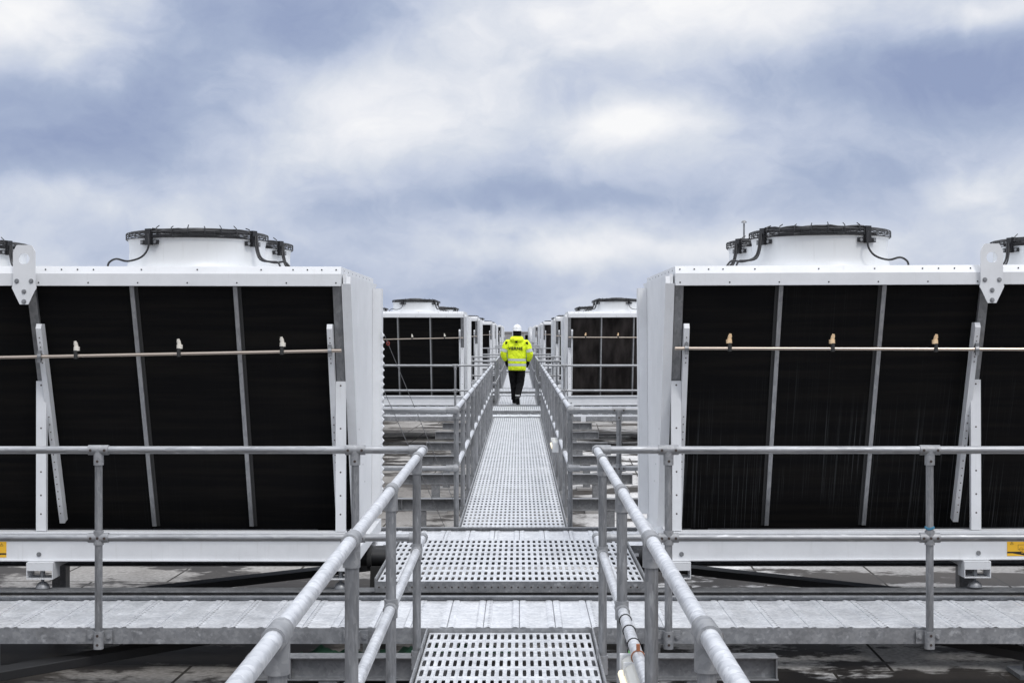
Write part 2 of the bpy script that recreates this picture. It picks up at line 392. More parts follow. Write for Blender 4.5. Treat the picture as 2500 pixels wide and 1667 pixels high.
# ------------------------------------------------------------------ walkways
DX0, DX1 = -.505, .401
Zd, Zc, Zp, Zb = -1.65, -1.63, -1.582, -1.73
Zrail, Zmid = -.645, -1.124
rows = [0, 19.5, 28.8, 48.3, 57.6, 77.1, 86.4]
ordn = ['nearest', 'second', 'third', 'fourth', 'fifth', 'sixth', 'seventh']
def grating_mesh(x0, x1, y0, y1, ncol, pitch, z, ha=.26, hh=.34):
    b = MB(); nr = max(1, round((y1-y0)/pitch)); py = (y1-y0)/nr; px = (x1-x0)/ncol
    for i in range(ncol):
        for j in range(nr):
            X0 = x0+i*px; Y0 = y0+j*py; cx = X0+px/2; cy = Y0+py/2
            a = px*ha; h = py*hh; c = a*.55
            out = [(X0,Y0),(cx,Y0),(X0+px,Y0),(X0+px,cy),(X0+px,Y0+py),(cx,Y0+py),(X0,Y0+py),(X0,cy)]
            # hole ring: 8 points matching the directions of `out`
            hol = [(cx-a+c*.3,cy-h+c*.3),(cx,cy-h),(cx+a-c*.3,cy-h+c*.3),(cx+a,cy),(cx+a-c*.3,cy+h-c*.3),(cx,cy+h),(cx-a+c*.3,cy+h-c*.3),(cx-a,cy)]
            vs = [(p[0],p[1],z) for p in out]+[(p[0],p[1],z+.002) for p in hol]+[(p[0],p[1],z-.0015) for p in hol]
            fs = [(k,(k+1)%8,8+(k+1)%8,8+k) for k in range(8)]+[(8+k,8+(k+1)%8,16+(k+1)%8,16+k) for k in range(8)]
            b.add(vs, fs)
    for j in range(nr+1):         # folded lip between plank profiles
        Y = y0+j*py
        b.box(x0, x1, Y-.003, Y+.003, z-.004, z+.0012)
    return b
def walkway(y0, y1, label, ncol=23):
    e = empty('grating_walkway', (0, y0, Zd), label, 'walkway', 'narrow grating walkways down the middle')
    L = y1-y0
    o = grating_mesh(DX0+.012, DX1-.012, 0, L, ncol, .205, 0, *((.25, .33) if y0 < 5 else (.27, .27))).build('grating', m_grat, e)
    for x in (DX0, DX1):
        b = MB(); sgn = -1 if x < 0 else 1
        b.box(x-.004, x+.004, 0, L, -.075, .03); b.box(min(x, x-sgn*.03), max(x, x-sgn*.03), 0, L, -.081, -.075)
        b.build('side_plate', m_chan, e)
    return e
def crosswalk(y0, y1, x0, x1, label):
    e = empty('crosswalk', (0, y0, Zc), label, 'walkway', 'ribbed plank crosswalks in front of and behind the coolers')
    W_ = y1-y0; b = MB(); x = x0
    pr = [(.001, -.004), (.003, .003), (.018, .006), (.034, .006), (.044, 0), (.156, 0), (.166, .006), (.182, .006), (.197, .003), (.199, -.004)]
    while x < x1-.1:
        b.prof([(x+a, c+random.uniform(-.0006, .0006)) for a, c in pr], .012, W_-.012, 'y', closed=False)
        x += .2
    b.box(x0, x1, .02, W_-.02, -.02, -.016)
    b.build('plank_deck', m_plank, e, smooth=30)
    for i, (ya, yb, up) in enumerate(((-.006, .0, .004), (W_, W_+.006, .030))):
        b = MB(); b.box(x0, x1, ya, yb, -.082, up)
        s_ = 1 if i == 0 else -1; q = (yb if i == 0 else ya)
        b.box(x0, x1, min(q, q+s_*.04), max(q, q+s_*.04), -.082, -.077)
        if i: b.box(x0, x1, ya-.03, ya, up-.005, up)
        # splice joints and bolt heads
        for xx in (x0+1.7, x0+4.7):
            b.box(xx-.001, xx+.001, ya-.001*(i == 0), yb, -.08, up)
        b.build('side_channel', m_chan, e)
    return e
for i, o in enumerate(rows):
    x1 = 5.0 if i == 0 else 4.6
    w1 = 'nearest cross walkway of ribbed galvanised planks, in front of the big coolers' if i == 0 else f'ribbed plank crosswalk in front of the {ordn[i]} pair of coolers'
    w2 = f'ribbed plank crosswalk just behind the {ordn[i]} pair of coolers'
    crosswalk(o+7.82, o+8.64, -x1, x1, w1)
    crosswalk(o+10.84, o+11.67, -x1, x1, w2)
    # raised platform between the two coolers
    e = empty('grating_platform', (0, o+9.02, Zp), f'wide raised grating platform between the {ordn[i]} pair of coolers', 'platform', 'raised grating platforms between the coolers')
    grating_mesh(-.90, .79, .006, 1.80, 41, .2, 0, .26, .30).build('grating', m_grat, e)
    b = MB(); b.box(-.915, .805, -.004, 0, -.068, .002)
    b.mi = 1
    for k in range(40):
        x = -.89+k*.042
        b.tube([(x, -.0045, -.035), (x, -.0055, -.035)], .006, 6)
    b.build('front_fascia', [m_chan, m_screw], e)
    for x in (-.915, .805):
        b = MB(); b.box(x-.004, x+.004, 0, 1.8, -.068, .022); b.build('side_plate', m_chan, e)
    b = MB(); b.box(-.915, .805, 1.8, 1.804, -.068, 0); b.build('back_fascia', m_chan, e)
walk_labels = ['grating walkway in the foreground at the bottom of the view', 'long grating walkway between the nearest and second pairs of coolers',
  'short grating walkway the person in yellow is walking on', 'grating walkway beyond the third pair of coolers', 'grating walkway between the fourth and fifth pairs of coolers',
  'grating walkway beyond the fifth pair of coolers', 'grating walkway between the sixth and seventh pairs of coolers', 'farthest grating walkway beyond the last coolers']
spans = [(-2.0, 7.80)]+[(rows[i]+11.69, rows[i+1]+7.80) for i in range(6)]+[(rows[6]+11.69, 112)]
for (a, c), l in zip(spans, walk_labels): walkway(a, c, l)

# ------------------------------------------------------------------ steel beams
def ibeam(b, x0, x1, yc, z1, h, w, t=.008):
    z0 = z1-h
    b.prof([(yc-w/2,z1),(yc-w/2,z1-t),(yc-.004,z1-t),(yc-.004,z0+t),(yc-w/2,z0+t),(yc-w/2,z0),(yc+w/2,z0),(yc+w/2,z0+t),(yc+.004,z0+t),(yc+.004,z1-t),(yc+w/2,z1-t),(yc+w/2,z1)], x0, x1, 'x')
sb = empty('support_beam', (-.04, 0, -2.2), None, 'steel beam', 'cross beams under the grating walkways')
b = MB(); ibeam(b, -1.42, 1.42, 0, .47, .125, .11, .009); b.build('beam', m_beam, sb, bevel=.002)
for x in (-1.41, -1.18, 1.18, 1.41):
    b = MB(); b.box(x-.004, x+.004, -.052, .052, .355, .461); b.build('stiffener', m_beam, sb)
for x in (-.98, .98):
    b = MB(); b.box(x-.05, x+.05, -.05, .05, .03, .345); b.build('stub_post', m_beam, sb, bevel=.003)
    b = MB(); b.box(x-.14, x+.14, -.14, .14, 0.0, .03); b.build('base_plate', m_conc, sb)
cache = tree_cache(); first = True
beams = []
for k, (a, c) in enumerate(spans):
    ys = [2.7, 5.16, 7.62] if k == 0 else [12.4, 14.8, 17.35, 19.9, 22.3, 24.7, 27.06] if k == 1 else [a+.7+j*((c-a-1)/max(1, round((c-a)/2.45))) for j in range(round((c-a)/2.45)+1)]
    if k > 4: ys = ys[:0]
    for j, y in enumerate(ys): beams.append((k, j, y, len(ys)))
place = ['in the foreground under the first walkway', 'under the long walkway between the nearest and second coolers', 'under the short walkway below the person', 'under the walkway beyond the third coolers', 'under the walkway between the fourth and fifth coolers']
nth = ['first', 'second', 'third', 'fourth', 'fifth', 'sixth', 'seventh', 'eighth', 'ninth']
for k, j, y, n in beams:
    o = sb if first else copy_tree(sb, cache); first = False
    o.location.y = y
    o['label'] = f'grey steel cross beam, {nth[j]} from the front {place[k]}'
for i, o in enumerate(rows[:5]):
    for yy, wh in ((9.13, 'front'), (10.55, 'rear')):
        b = MB(); hb = .14 if wh == 'front' else .075; ibeam(b, -6.2, 6.2, 0, 0, hb, .14, .01)
        bb = b.build('foundation_beam', m_beam, None, bevel=.002); bb.location = (0, o+yy, -1.651)
        tag(bb, f'long grey steel beam under the {wh} feet of the {ordn[i]} pair of coolers', 'steel beam', 'long beams carrying the coolers')
        for x in (-5.6, -3.4, -.95, .85, 3.3, 5.6): 
            b = MB(); b.box(x-.05, x+.05, -.05, .05, -.52, -hb-.001); b.box(x-.13, x+.13, -.13, .13, -.549, -.52); b.build('stub_post', m_beam, bb)
# dark diagonal braces between the long beams and under the nearest crosswalk
for p0, p1, l in (((-2.75, 9.22, -1.72), (-1.05, 10.5, -1.72), 'black diagonal brace bar under the nearest left cooler'),
                  ((2.75, 9.22, -1.72), (.95, 10.5, -1.72), 'black diagonal brace bar under the nearest right cooler'),
                  ((-4.0, 6.6, -1.86), (-1.2, 8.9, -1.78), 'dark diagonal brace bar below the left end of the nearest crosswalk'),
                  ((4.0, 7.0, -1.86), (1.9, 8.9, -1.78), 'dark diagonal brace bar below the right end of the nearest crosswalk')):
    b = MB(); b.bar(p0, p1, .14, .05); tag(b.build('brace_bar', m_black, None, bevel=.003), l, 'brace', 'black diagonal braces')
for s, l in ((-1, 'thick black pipe running under the nearest left cooler'), (1, 'thick black pipe running under the nearest right cooler')):
    x0 = -.93 if s < 0 else .84
    e = empty('coolant_pipe', (0, 0, 0), l, 'pipe', 'black pipes under the coolers')
    b = MB(); b.tube([(x0, 9.95, -1.575), (x0+s*.30, 9.95, -1.575), (x0+s*.42, 9.95, -1.5), (x0+s*.42, 9.95, -1.3)], .062, 16); b.build('pipe', m_black, e, smooth=40)
    b = MB(); b.tube([(x0+s*.10, 9.95, -1.575), (x0+s*.13, 9.95, -1.575)], .085, 16); b.build('flange', m_rub, e, smooth=40)
    b = MB(); b.prof([(x0+s*.06-.06, -2.2), (x0+s*.06-.045, -1.63), (x0+s*.06+.045, -1.63), (x0+s*.06+.06, -2.2)], 9.88, 10.02, 'y'); b.build('pipe_stand', m_rub, e)

# ------------------------------------------------------------------ guardrails
RR, RF = .0212, .0275
def guardrail(label, path, posts, name='guardrail'):
    """path: list of (x, y); posts: (x, y, rail dir, outward dir)"""
    e = empty(name, (path[0][0], path[0][1], Zd), label, 'guardrail', 'galvanised tube guardrails')
    ox, oy, oz = path[0][0], path[0][1], Zd
    def P(x, y, z): return (x-ox, y-oy, z-oz)
    for z, nm in ((Zrail, 'top_rail'), (Zmid, 'mid_rail')):
        for (xa, ya), (xb, yb) in zip(path[:-1], path[1:]):
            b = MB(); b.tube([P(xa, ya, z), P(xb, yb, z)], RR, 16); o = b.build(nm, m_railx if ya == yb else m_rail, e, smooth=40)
        for i in range(1, len(path)-1):    # elbow fittings
            p = Vector(P(*path[i], z)); a = (Vector(P(*path[i-1], z))-p).normalized(); c = (Vector(P(*path[i+1], z))-p).normalized()
            b = MB(); b.tube([p+a*.075, p+a*.0001+c*.0001, p+c*.06], RF, 14); b.build('elbow', m_fit, o, smooth=40)
    for x, y, d, out in posts:
        d = Vector((*d, 0)); out = Vector((*out, 0))
        b = MB(); b.tube([P(x, y, Zrail-.02), P(x, y, Zd-.06)], RR, 12); po = b.build('post', m_post, e, smooth=40)
        o_ = out if out.length else d
        if abs(d.x) > .5: o_ = Vector((0, -1, 0))
        def fitting(nm, c, segs, holes, wings=False):
            b = MB()
            for p, q in segs: b.tube([c+Vector(p), c+Vector(q)], RF, 14)
            if wings:
                q = c-out*.0245
                b.bar(q-d*.068, q+d*.068, .008, .072)
                for k in (-1, 1): 
                    w = q+d*.05*k; b.tube([w+out*.003, w+out*.010], .015, 10); b.tube([w+out*.010, w+out*.018], .009, 6)
            if y < 30:
                b.mi = 1
                for h in holes:
                    h = c+Vector(h); b.tube([h+o_*(RF-.004), h+o_*(RF+.0015)], .0075, 8)
            b.build(nm, [m_fit, m_screw], po, smooth=40)
        dd = d*.055; d3 = d*.038
        fitting('tee_fitting', Vector(P(x, y, Zrail)), [(-dd, dd), ((0, 0, 0), (0, 0, -.082))], [-d3, d3, (0, 0, -.06)])
        fitting('cross_fitting', Vector(P(x, y, Zmid)), [(-dd, dd), ((0, 0, -.038), (0, 0, .038))], [-d3, d3, (0, 0, 0)])
        fitting('base_clamp', Vector(P(x, y, Zd-.02)), [((0, 0, .035), (0, 0, -.06))], [(0, 0, .015), (0, 0, -.035)], out.length > 0)
    return e
XL, XR = -.528, .424
CPX, CPXp, CPY, CPYp = (1, 0), (-1, 0), (0, 1), (0, -1)
yA = 7.775
guardrail('left guardrail of the foreground walkway, turning left in front of the big left cooler', [(-5.0, yA), (XL, yA), (XL+.025, -1.8)],
          [(-3.70, yA, CPX, CPYp), (-2.30, yA, CPX, CPYp), (-.897, yA, CPX, CPYp)]+[(XL+.0026*(yA-y), y, CPY, CPXp) for y in (7.3, 5.79, 4.4, 3.03, 1.6)])
guardrail('right guardrail of the foreground walkway, turning right in front of the big right cooler', [(5.0, yA), (XR, yA), (XR-.044, -1.8)],
          [(3.65, yA, CPX, CPYp), (2.243, yA, CPX, CPYp), (.815, yA, CPX, CPYp)]+[(XR-.0046*(yA-y), y, CPY, CPX) for y in (7.2, 5.75, 4.4, 3.05, 1.6)])
gl = ['guardrail of the long walkway between the nearest and second coolers', 'guardrail of the short walkway beside the person', 'guardrail of the walkway beyond the third coolers',
      'guardrail of the walkway between the fourth and fifth coolers', 'guardrail beyond the fifth coolers', 'guardrail between the sixth and seventh coolers']
for k in range(6):
    y0 = rows[k]+11.72; y1 = rows[k+1]+7.775
    n = max(3, round((y1-y0)/1.4)); ys = [y0+.18+(y1-y0-.36)*j/n for j in range(n+1)]
    for s, X, Lb in ((-1, XL, 'left'), (1, XR, 'right')):
        o = (s, 0)
        if s < 0: hp0, hp1 = [-1.2, -2.6], [-1.23, -2.63]
        else: hp0, hp1 = [.82, 2.24], [.858, 2.336]
        guardrail(f'{Lb} {gl[k]}', [(s*4.6, y0), (X, y0), (X, y1), (s*4.6, y1)],
                  [(x, y0, CPX, (0, 1)) for x in hp0]+[(X, y, CPY, o) for y in ys]+[(x, y1, CPX, CPYp) for x in hp1])
for s, X, Lb in ((-1, XL, 'left'), (1, XR, 'right')):
    y0 = rows[6]+11.72
    guardrail(f'{Lb} guardrail of the farthest walkway beyond the last coolers', [(s*4.6, y0), (X, y0), (X, 112)], [(X, y0+.2+j*1.45, CPY, (s, 0)) for j in range(9)])

# ------------------------------------------------------------------ coolers
BAY = 1.95; NB = 3; LEN = BAY*NB; DEP = 1.98
def slope_y(z): return .055+.36*(.285-z)       # front coil plane
def make_fan(e, cx, cy, flip, zs=1.0):
    s = -1 if flip else 1
    z0 = .405
    b = MB()
    b.lathe([(.462, 0), (.452, .02), (.440, .05), (.437, .11), (.439, .15), (.444, .172), (.446, .18), (.436, .183), (.425, .16), (.42, .0)], 48, (0, 0, 0))
    cowl = b.build('fan_cowl', m_cowl, e, smooth=50, flip=False); cowl.location = (s*cx, cy, z0); cowl.scale.z = zs
    b = MB()
    for r, z, t in ((.455, .180, .003), (.458, .195, .0025), (.458, .208, .0025), (.456, .218, .0035), (.44, .224, .0025), (.41, .229, .0025), (.37, .233, .0025), (.32, .237, .0025), (.27, .240, .0025), (.22, .243, .0025), (.17, .246, .0025)):
        b.tube([(r*math.cos(2*PI*i/48), r*math.sin(2*PI*i/48), z) for i in range(48)], t, 4, closed=True)
    for i in range(56):
        w = 2*PI*i/56; c, q = math.cos(w), math.sin(w)
        b.tube([(.448*c, .448*q, .180), (.459*c, .459*q, .183), (.459*c, .459*q, .214), (.44*c, .44*q, .225), (.37*c, .37*q, .234), (.17*c, .17*q, .247)], .0019, 3)
    b.build('fan_guard', m_wire, cowl, smooth=60)
    b = MB(); b.lathe([(.0, .262), (.10, .260), (.15, .252), (.17, .24), (.16, .20), (.0, .19)], 32); b.build('motor', m_wire, cowl, smooth=50)
    for a in (207, 299, 27, 119):
        b = MB(); w = R(a); c, q = math.cos(w)*s, math.sin(w)
        b.bar((.14*c, .14*q, .222), (.455*c, .455*q, .222), .035, .022)
        b.bar((.456*c, .456*q, .233), (.456*c, .456*q, .135), .045, .024, up=(c, q, 0))
        b.bar((.448*c-q*.07, .448*q+c*.07, .152), (.448*c+q*.07, .448*q-c*.07, .152), .018, .026)
        b.mi = 1
        for dw in (-.12, .12):
            c, q = math.cos(w+dw)*s, math.sin(w+dw)
            b.tube([(.452*c, .452*q, .152), (.466*c, .466*q, .152)], .010, 8)
        b.build('support_arm', [m_wire, m_steel], cowl, smooth=40)
    # cable harness strapped along the front of the guard
    b = MB(); rnd = random.Random(int(cx*10+cy*100)+flip)
    for off in (0, .014):
        b.tube([((.452-off)*math.cos(R(a))*s, (.452-off)*math.sin(R(a)), .212+off+rnd.uniform(-.004, .006)) for a in range(207, 300, 6)], .009, 6)
    for a in range(213, 296, 13):
        b.tube([(.466*math.cos(R(a))*s, .466*math.sin(R(a)), .205), (.462*math.cos(R(a))*s, .462*math.sin(R(a)), .236), (.43*math.cos(R(a))*s, .43*math.sin(R(a)), .244+rnd.uniform(0, .012))], .0035, 4)
    b.build('harness', m_wire, cowl, smooth=60)
    def cab(pts): 
        # smooth the control points with a Catmull-Rom spline
        P_ = [Vector(p) for p in pts]; out = []
        for i in range(len(P_)-1):
            p0, p1, p2, p3 = P_[max(i-1, 0)], P_[i], P_[i+1], P_[min(i+2, len(P_)-1)]
            for t in (0, .25, .5, .75):
                out.append(.5*((2*p1)+(-p0+p2)*t+(2*p0-5*p1+4*p2-p3)*t*t+(-p0+3*p1-3*p2+p3)*t*t*t))
        out.append(P_[-1]); b = MB(); b.tube(out, .0065, 6); b.build('cable', m_cable, cowl, smooth=60)
    cab([(-.43*s, -.21, .20), (-.44*s, -.235, .12), (-.47*s, -.25, .06), (-.55*s, -.27, .035), (-.62*s, -.28, .04), (-.66*s, -.29, 0)])
    cab([(-.42*s, -.22, .20), (-.43*s, -.245, .12), (-.46*s, -.27, .055), (-.53*s, -.30, .04), (-.58*s, -.31, .035), (-.60*s, -.32, 0)])
    cab([(.22*s, -.43, .20), (.21*s, -.45, .12), (.25*s, -.46, .06), (.34*s, -.45, .035), (.42*s, -.42, .05), (.47*s, -.40, .03), (.48*s, -.40, 0)])
    return cowl
def make_cooler(flip, coil_mat, noz_mat, loc, label):
    e = empty('dry_cooler', loc, label, 'cooling unit', 'white V-shaped coolers in rows beside the walkway')
    s = -1 if flip else 1
    BL = lambda b, n, m, par=e, **k: b.build(n, m, par, flip=flip, **k)
    # top: front rim, rear rim, roof sheet
    b = MB()
    b.prof([(.022, .409), (.0, .367), (-.003, .362), (-.003, .285), (.04, .285), (.04, .40)], 0, LEN)
    b.prof([(DEP-.022, .409), (DEP, .367), (DEP+.003, .362), (DEP+.003, .285), (DEP-.04, .285), (DEP-.04, .40)], 0, LEN)
    b.box(0, LEN, .041, DEP-.041, .395, .404)
    b.box(-.002, .01, .02, DEP-.02, .30, .407)
    tfb = b
    b = MB(); b.box(.05, LEN-.05, .06, DEP-.06, .28, .385); BL(b, 'inner_top_plate', m_black)
    b = tfb; b.mi = 1
    xs = [.03+i*.09 for i in range(4)]+[.5, .9, 1.25]+[BAY-.4+i*.1 for i in range(8)]+[BAY+.9, BAY+1.3]+[2*BAY-.3+i*.12 for i in range(6)]
    for x in xs: b.tube([(x, .011, .388), (x, .004, .3885)], .005, 6)
    for x in [.03+i*.31 for i in range(int((LEN-.1)/.31))]: b.tube([(x, -.002, .305), (x, -.006, .305)], .0055, 6)
    BL(b, 'top_frame', [m_white, m_rub], bevel=.0025)
    # coils
    for nm, f in (('coil', lambda y: y), ('rear_coil', lambda y: DEP-y)):
        y1, z1, y0, z0 = slope_y(.285), .285, slope_y(-1.32), -1.32
        b = MB(); b.prof([(f(y1), z1), (f(y0), z0), (f(y0+.09), z0), (f(y1+.09), z1)], .0, LEN); BL(b, nm, coil_mat if nm == 'coil' else m_coilL)
    # slanted steel strips
    def slant(x0, x1, z1, z0, off, th, lx=None):
        b = MB()
        b.prof([(slope_y(z1)-off, z1), (slope_y(z0)-off, z0), (slope_y(z0)-off+th, z0), (slope_y(z1)-off+th, z1)], x0, x1)
        return b
    for k in range(NB):
        for q in (1, 2):
            x = k*BAY+BAY*q/3+.02
            BL(slant(x-.013, x+.013, .283, -1.30, .02, .02), 'mullion', m_mull)
            o = BL(slant(x-.013-.022, x-.014, .283, -1.30, .006, .006), 'mullion_edge', m_rub)
    for k in range(NB+1):
        x = .028 if k == 0 else min(k*BAY, LEN-.03)
        BL(slant(x-.027, x+.027, .283, -.32 if True else -1.3, .03, .03), 'frame_post', m_steel)
        b = MB(); b.box(x-.032, x+.032, .225, .26, -1.28, -.318)
        b.mi = 1
        for z in (-.345, -.62, -.90, -1.05, -1.17): b.tube([(x, .2255, z), (x, .2235, z)], .006, 8)
        BL(b, 'support_post', [m_white, m_screw], bevel=.003)
        # leaning perforated bracket carrying the spray pipe
        xb = x+.052 if k == 0 else x-.05+.01
        if k == 0: xb = x+.05
        zt, zb_ = .018, -1.25
        b = MB(); b.prof([(slope_y(zt)-.10, zt), (slope_y(zt)-.085, zt+.03), (slope_y(zt)-.03, zt+.03), (slope_y(zb_)-.02, zb_), (slope_y(zb_)-.10+.02, zb_-.02), (slope_y(zb_)-.10, zb_+.03)], xb-.017, xb+.017)
        b.mi = 1
        for z in [-.04, -.07, -.10, -.17, -.2]+[-.55-.05*i for i in range(14)]:
            b.tube([(xb, slope_y(z)-.098, z), (xb, slope_y(z)-.102, z)], .004, 6)
        BL(b, 'pipe_bracket', [m_white, m_screw])
    # bottom beams
    b = MB(); b.box(-.004, LEN, .25, .31, -1.478, -1.308); b.box(-.004, LEN, .215, .31, -1.308, -1.284)
    b.box(-.004, LEN, .236, .25, -1.476, -1.466)
    BL(b, 'base_beam', m_white, bevel=.002)
    b = MB(); b.box(-.004, LEN, DEP-.31, DEP-.25, -1.476, -1.272); BL(b, 'base_beam', m_white)
    b = MB(); b.box(-.09, -.03, .27, DEP-.27, -1.476, -1.39); b.box(-.03, -.005, .27, DEP-.27, -1.476, -1.30); BL(b, 'side_beam', m_white, bevel=.002)
    b = MB(); b.box(0.0, LEN, .34, DEP-.34, -1.42, -1.40); BL(b, 'drip_tray', m_black)
    # end panel with flanges
    def endpanel(x0, x1):
        b = MB()
        b.prof([(.02, .36), (slope_y(.285)-.04, .285), (slope_y(-1.28)-.03, -1.30), (DEP-.33, -1.36), (DEP-.27, .30), (DEP-.02, .36)], x0, x1)
        return b
    epb = endpanel(-.032, -.012)
    BL(endpanel(LEN, LEN+.02), 'end_panel', m_white)
    b = MB()
    for x0, x1, o1, o0 in ((-.066, -.034, .0, .0),):
        zt, zb_ = .30, -1.30
        b.prof([(slope_y(zt)-.05, zt), (slope_y(zb_)-.05, zb_), (slope_y(zb_)-.035, zb_), (slope_y(zt)-.035, zt)], -.062, -.004)
        b.prof([(slope_y(zt)-.035, zt), (slope_y(zb_)-.035, zb_), (slope_y(zb_)+.03, zb_), (slope_y(zt)+.03, zt)], -.062, -.056)
        b.prof([(slope_y(zt)-.05, zt), (slope_y(zt)-.035, zt+.045), (slope_y(zt)+.06, zt+.045), (slope_y(zt)+.03, zt)], -.06, -.033)
    BL(b, 'front_flange', m_white)
    b = MB()
    b.prof([(DEP-.36, .32), (DEP-.345, .32), (DEP-.40, -1.34), (DEP-.415, -1.34)], -.095, -.033)
    b.prof([(DEP-.36, .32), (DEP-.25, .32), (DEP-.31, -1.34), (DEP-.415, -1.34)], -.100, -.0955)
    BL(b, 'rear_flange', m_white)
    b = epb; b.mi = 1
    for i in range(8): b.tube([(-.0015, .15+i*.22, .385), (-.0045, .15+i*.22, .385)], .005, 6)
    for i in range(6): b.tube([(-.0325, .5+.12*i, -.4-.13*i), (-.034, .5+.12*i, -.4-.13*i)], .006, 6)
    BL(b, 'end_panel', [m_white, m_steel])
    # lifting lugs
    def lug(x, y, dz=0, sy=-1, kids_=True):
        pts = [(-.069, .496), (-.046, .538), (.046, .538), (.069, .496), (.069, .30), (.076, .27), (.027, .168), (-.027, .168), (-.076, .27), (-.069, .30)]
        b = MB(); n = 72; H = [(.034*math.cos(2*PI*i/n), .452+.034*math.sin(2*PI*i/n)) for i in range(n)]
        # plate front/back with a real hole: bridge outline to hole by nearest angle
        O = []
        for i in range(n):
            a = 2*PI*i/n; dx, dz_ = math.cos(a), math.sin(a); best = 9
            for k in range(len(pts)):
                (ax, az), (bx, bz) = pts[k], pts[(k+1) % len(pts)]
                az -= .452; bz -= .452; ex, ez = bx-ax, bz-az; den = dx*ez-dz_*ex
                if abs(den) < 1e-9: continue
                t = (ax*ez-az*ex)/den; u_ = (ax*dz_-az*dx)/den
                if t > 0 and -1e-6 <= u_ <= 1+1e-6 and t < best: best = t
            O.append((dx*best, .452+dz_*best))
        for yy in (y-.006, y+.006):
            b.add([(x+p[0], yy, p[1]+dz) for p in H]+[(x+p[0], yy, p[1]+dz) for p in O], [(i, (i+1) % n, n+(i+1) % n, n+i) for i in range(n)])
        b.add([(x+p[0], y-.006, p[1]+dz) for p in H]+[(x+p[0], y+.006, p[1]+dz) for p in H], [(i, (i+1) % n, n+(i+1) % n, n+i) for i in range(n)])
        b.add([(x+p[0], y-.006, p[1]+dz) for p in O]+[(x+p[0], y+.006, p[1]+dz) for p in O], [(i, (i+1) % n, n+(i+1) % n, n+i) for i in range(n)])
        # lower body down to the tip, so the outline is exact
        b.box(x-.068, x+.068, y-.0055, y+.0055, .30+dz, .42+dz)
        b.prof([(x-.076, .27+dz), (x-.069, .30+dz), (x+.069, .30+dz), (x+.076, .27+dz), (x+.027, .168+dz), (x-.027, .168+dz)], y-.0055, y+.0055, 'y') if False else None
        P6 = [(-.076, .27), (-.069, .30), (.069, .30), (.076, .27), (.027, .168), (-.027, .168)]
        b.add([(x+p[0], y-.0055, p[1]+dz) for p in P6]+[(x+p[0], y+.0055, p[1]+dz) for p in P6], [(0,1,2,3,4,5), (11,10,9,8,7,6)]+[(i, (i+1) % 6, 6+(i+1) % 6, 6+i) for i in range(6)])
        o = BL(b, 'lifting_lug', m_white)
        if kids_:
            for q, z in ((-.045, .313), (.045, .313), (0, .248), (.0, .186)):
                b = MB(); b.tube([(x+q, y-.006, z+dz), (x+q, y-.009, z+dz)], .015, 12); b.tube([(x+q, y-.009, z+dz), (x+q, y-.016, z+dz)], .009, 6); BL(b, 'bolt', m_steel, o, smooth=30)
    lug(BAY+.02, -.03)
    if not flip: lug(1.78, DEP+.02, .03, 1, False)
    lug(LEN-.25, -.03)
    # spray pipe with nozzles
    zi = -.118 if flip else -.108
    dzL = -.045 if flip else -.014
    b = MB(); yp = slope_y(-.13)-.125
    b.tube([(.005, yp, zi), (LEN-.05, yp, zi+dzL*LEN/2.1)], .0115, 12); sp = BL(b, 'spray_pipe', m_bronze, smooth=40)
    for k in range(NB):
        for q in range(3):
            x = k*BAY+.35+.65*q+(.03 if flip else 0); z = zi+dzL*x/2.1
            b = MB(); b.mi = 0
            b.tube([(x, yp-.012, z-.018), (x, yp-.012, z+.035)], .011, 8)
            b.tube([(x, yp, z-.016), (x, yp, z+.016)], .017, 8)
            b.mi = 1
            b.tube([(x-.003, yp, z+.033), (x-.004, yp, z+.058)], .019, 10)
            b.tube([(x-.002, yp, z+.056), (x+.003, yp-.006, z+.082)], .013, 10)
            b.tube([(x+.002, yp-.006, z+.078), (x+.004, yp-.010, z+.092)], .009, 8)
            BL(b, 'nozzle', [m_rub, noz_mat], sp, smooth=40)
    for k in range(NB+1):
        x = .078 if k == 0 else min(k*BAY, LEN-.03)-.04
        z = zi+dzL*x/2.1
        b = MB(); b.tube([(x-.012, yp, z), (x+.012, yp, z)], .022, 12); b.bar((x, yp-.004, z-.038), (x, yp-.004, z+.038), .02, .02, up=(0, 1, 0)); BL(b, 'pipe_clamp', m_steel, sp, smooth=30)
    # legs
    for x in (.03, BAY+.0, 2*BAY, LEN-.1):
        b = MB(); t = .005
        for (a0, a1, c0, c1) in ((x-.085, x+.085, -1.478-t, -1.478), (x-.085, x+.085, -1.585, -1.585+t), (x-.085, x-.085+t, -1.58, -1.483), (x+.085-t, x+.085, -1.58, -1.483)):
            b.box(a0, a1, .20, .34, c0, c1)
        b.box(x-.084, x+.084, .199, .203, -1.53, -1.484)
        lg = BL(b, 'leg_bracket', m_white)
        b = MB(); b.tube([(x, .26, -1.585), (x, .26, -1.53)], .016, 6); b.tube([(x, .26, -1.59), (x, .26, -1.62)], .011, 8)
        b.lathe([(0, .035), (.022, .033), (.035, .02), (.045, .0), (.045, -.006), (0, -.006)], 20, (x, .26, -1.645)); BL(b, 'levelling_foot', m_steel, lg, smooth=40)
        b = MB(); b.box(x-.085, x+.085, DEP-.34, DEP-.2, -1.585, -1.478); lg = BL(b, 'leg_bracket', m_white)
        b = MB(); b.lathe([(0, .05), (.016, .05), (.035, .02), (.045, .0), (.045, -.006), (0, -.006)], 16, (x, DEP-.27, -1.645)); BL(b, 'levelling_foot', m_steel, lg, smooth=40)
        b = MB(); b.bar((x+.0, .32, -1.51), (x, DEP-.32, -1.51), .10, .06); BL(b, 'cross_member', m_white)
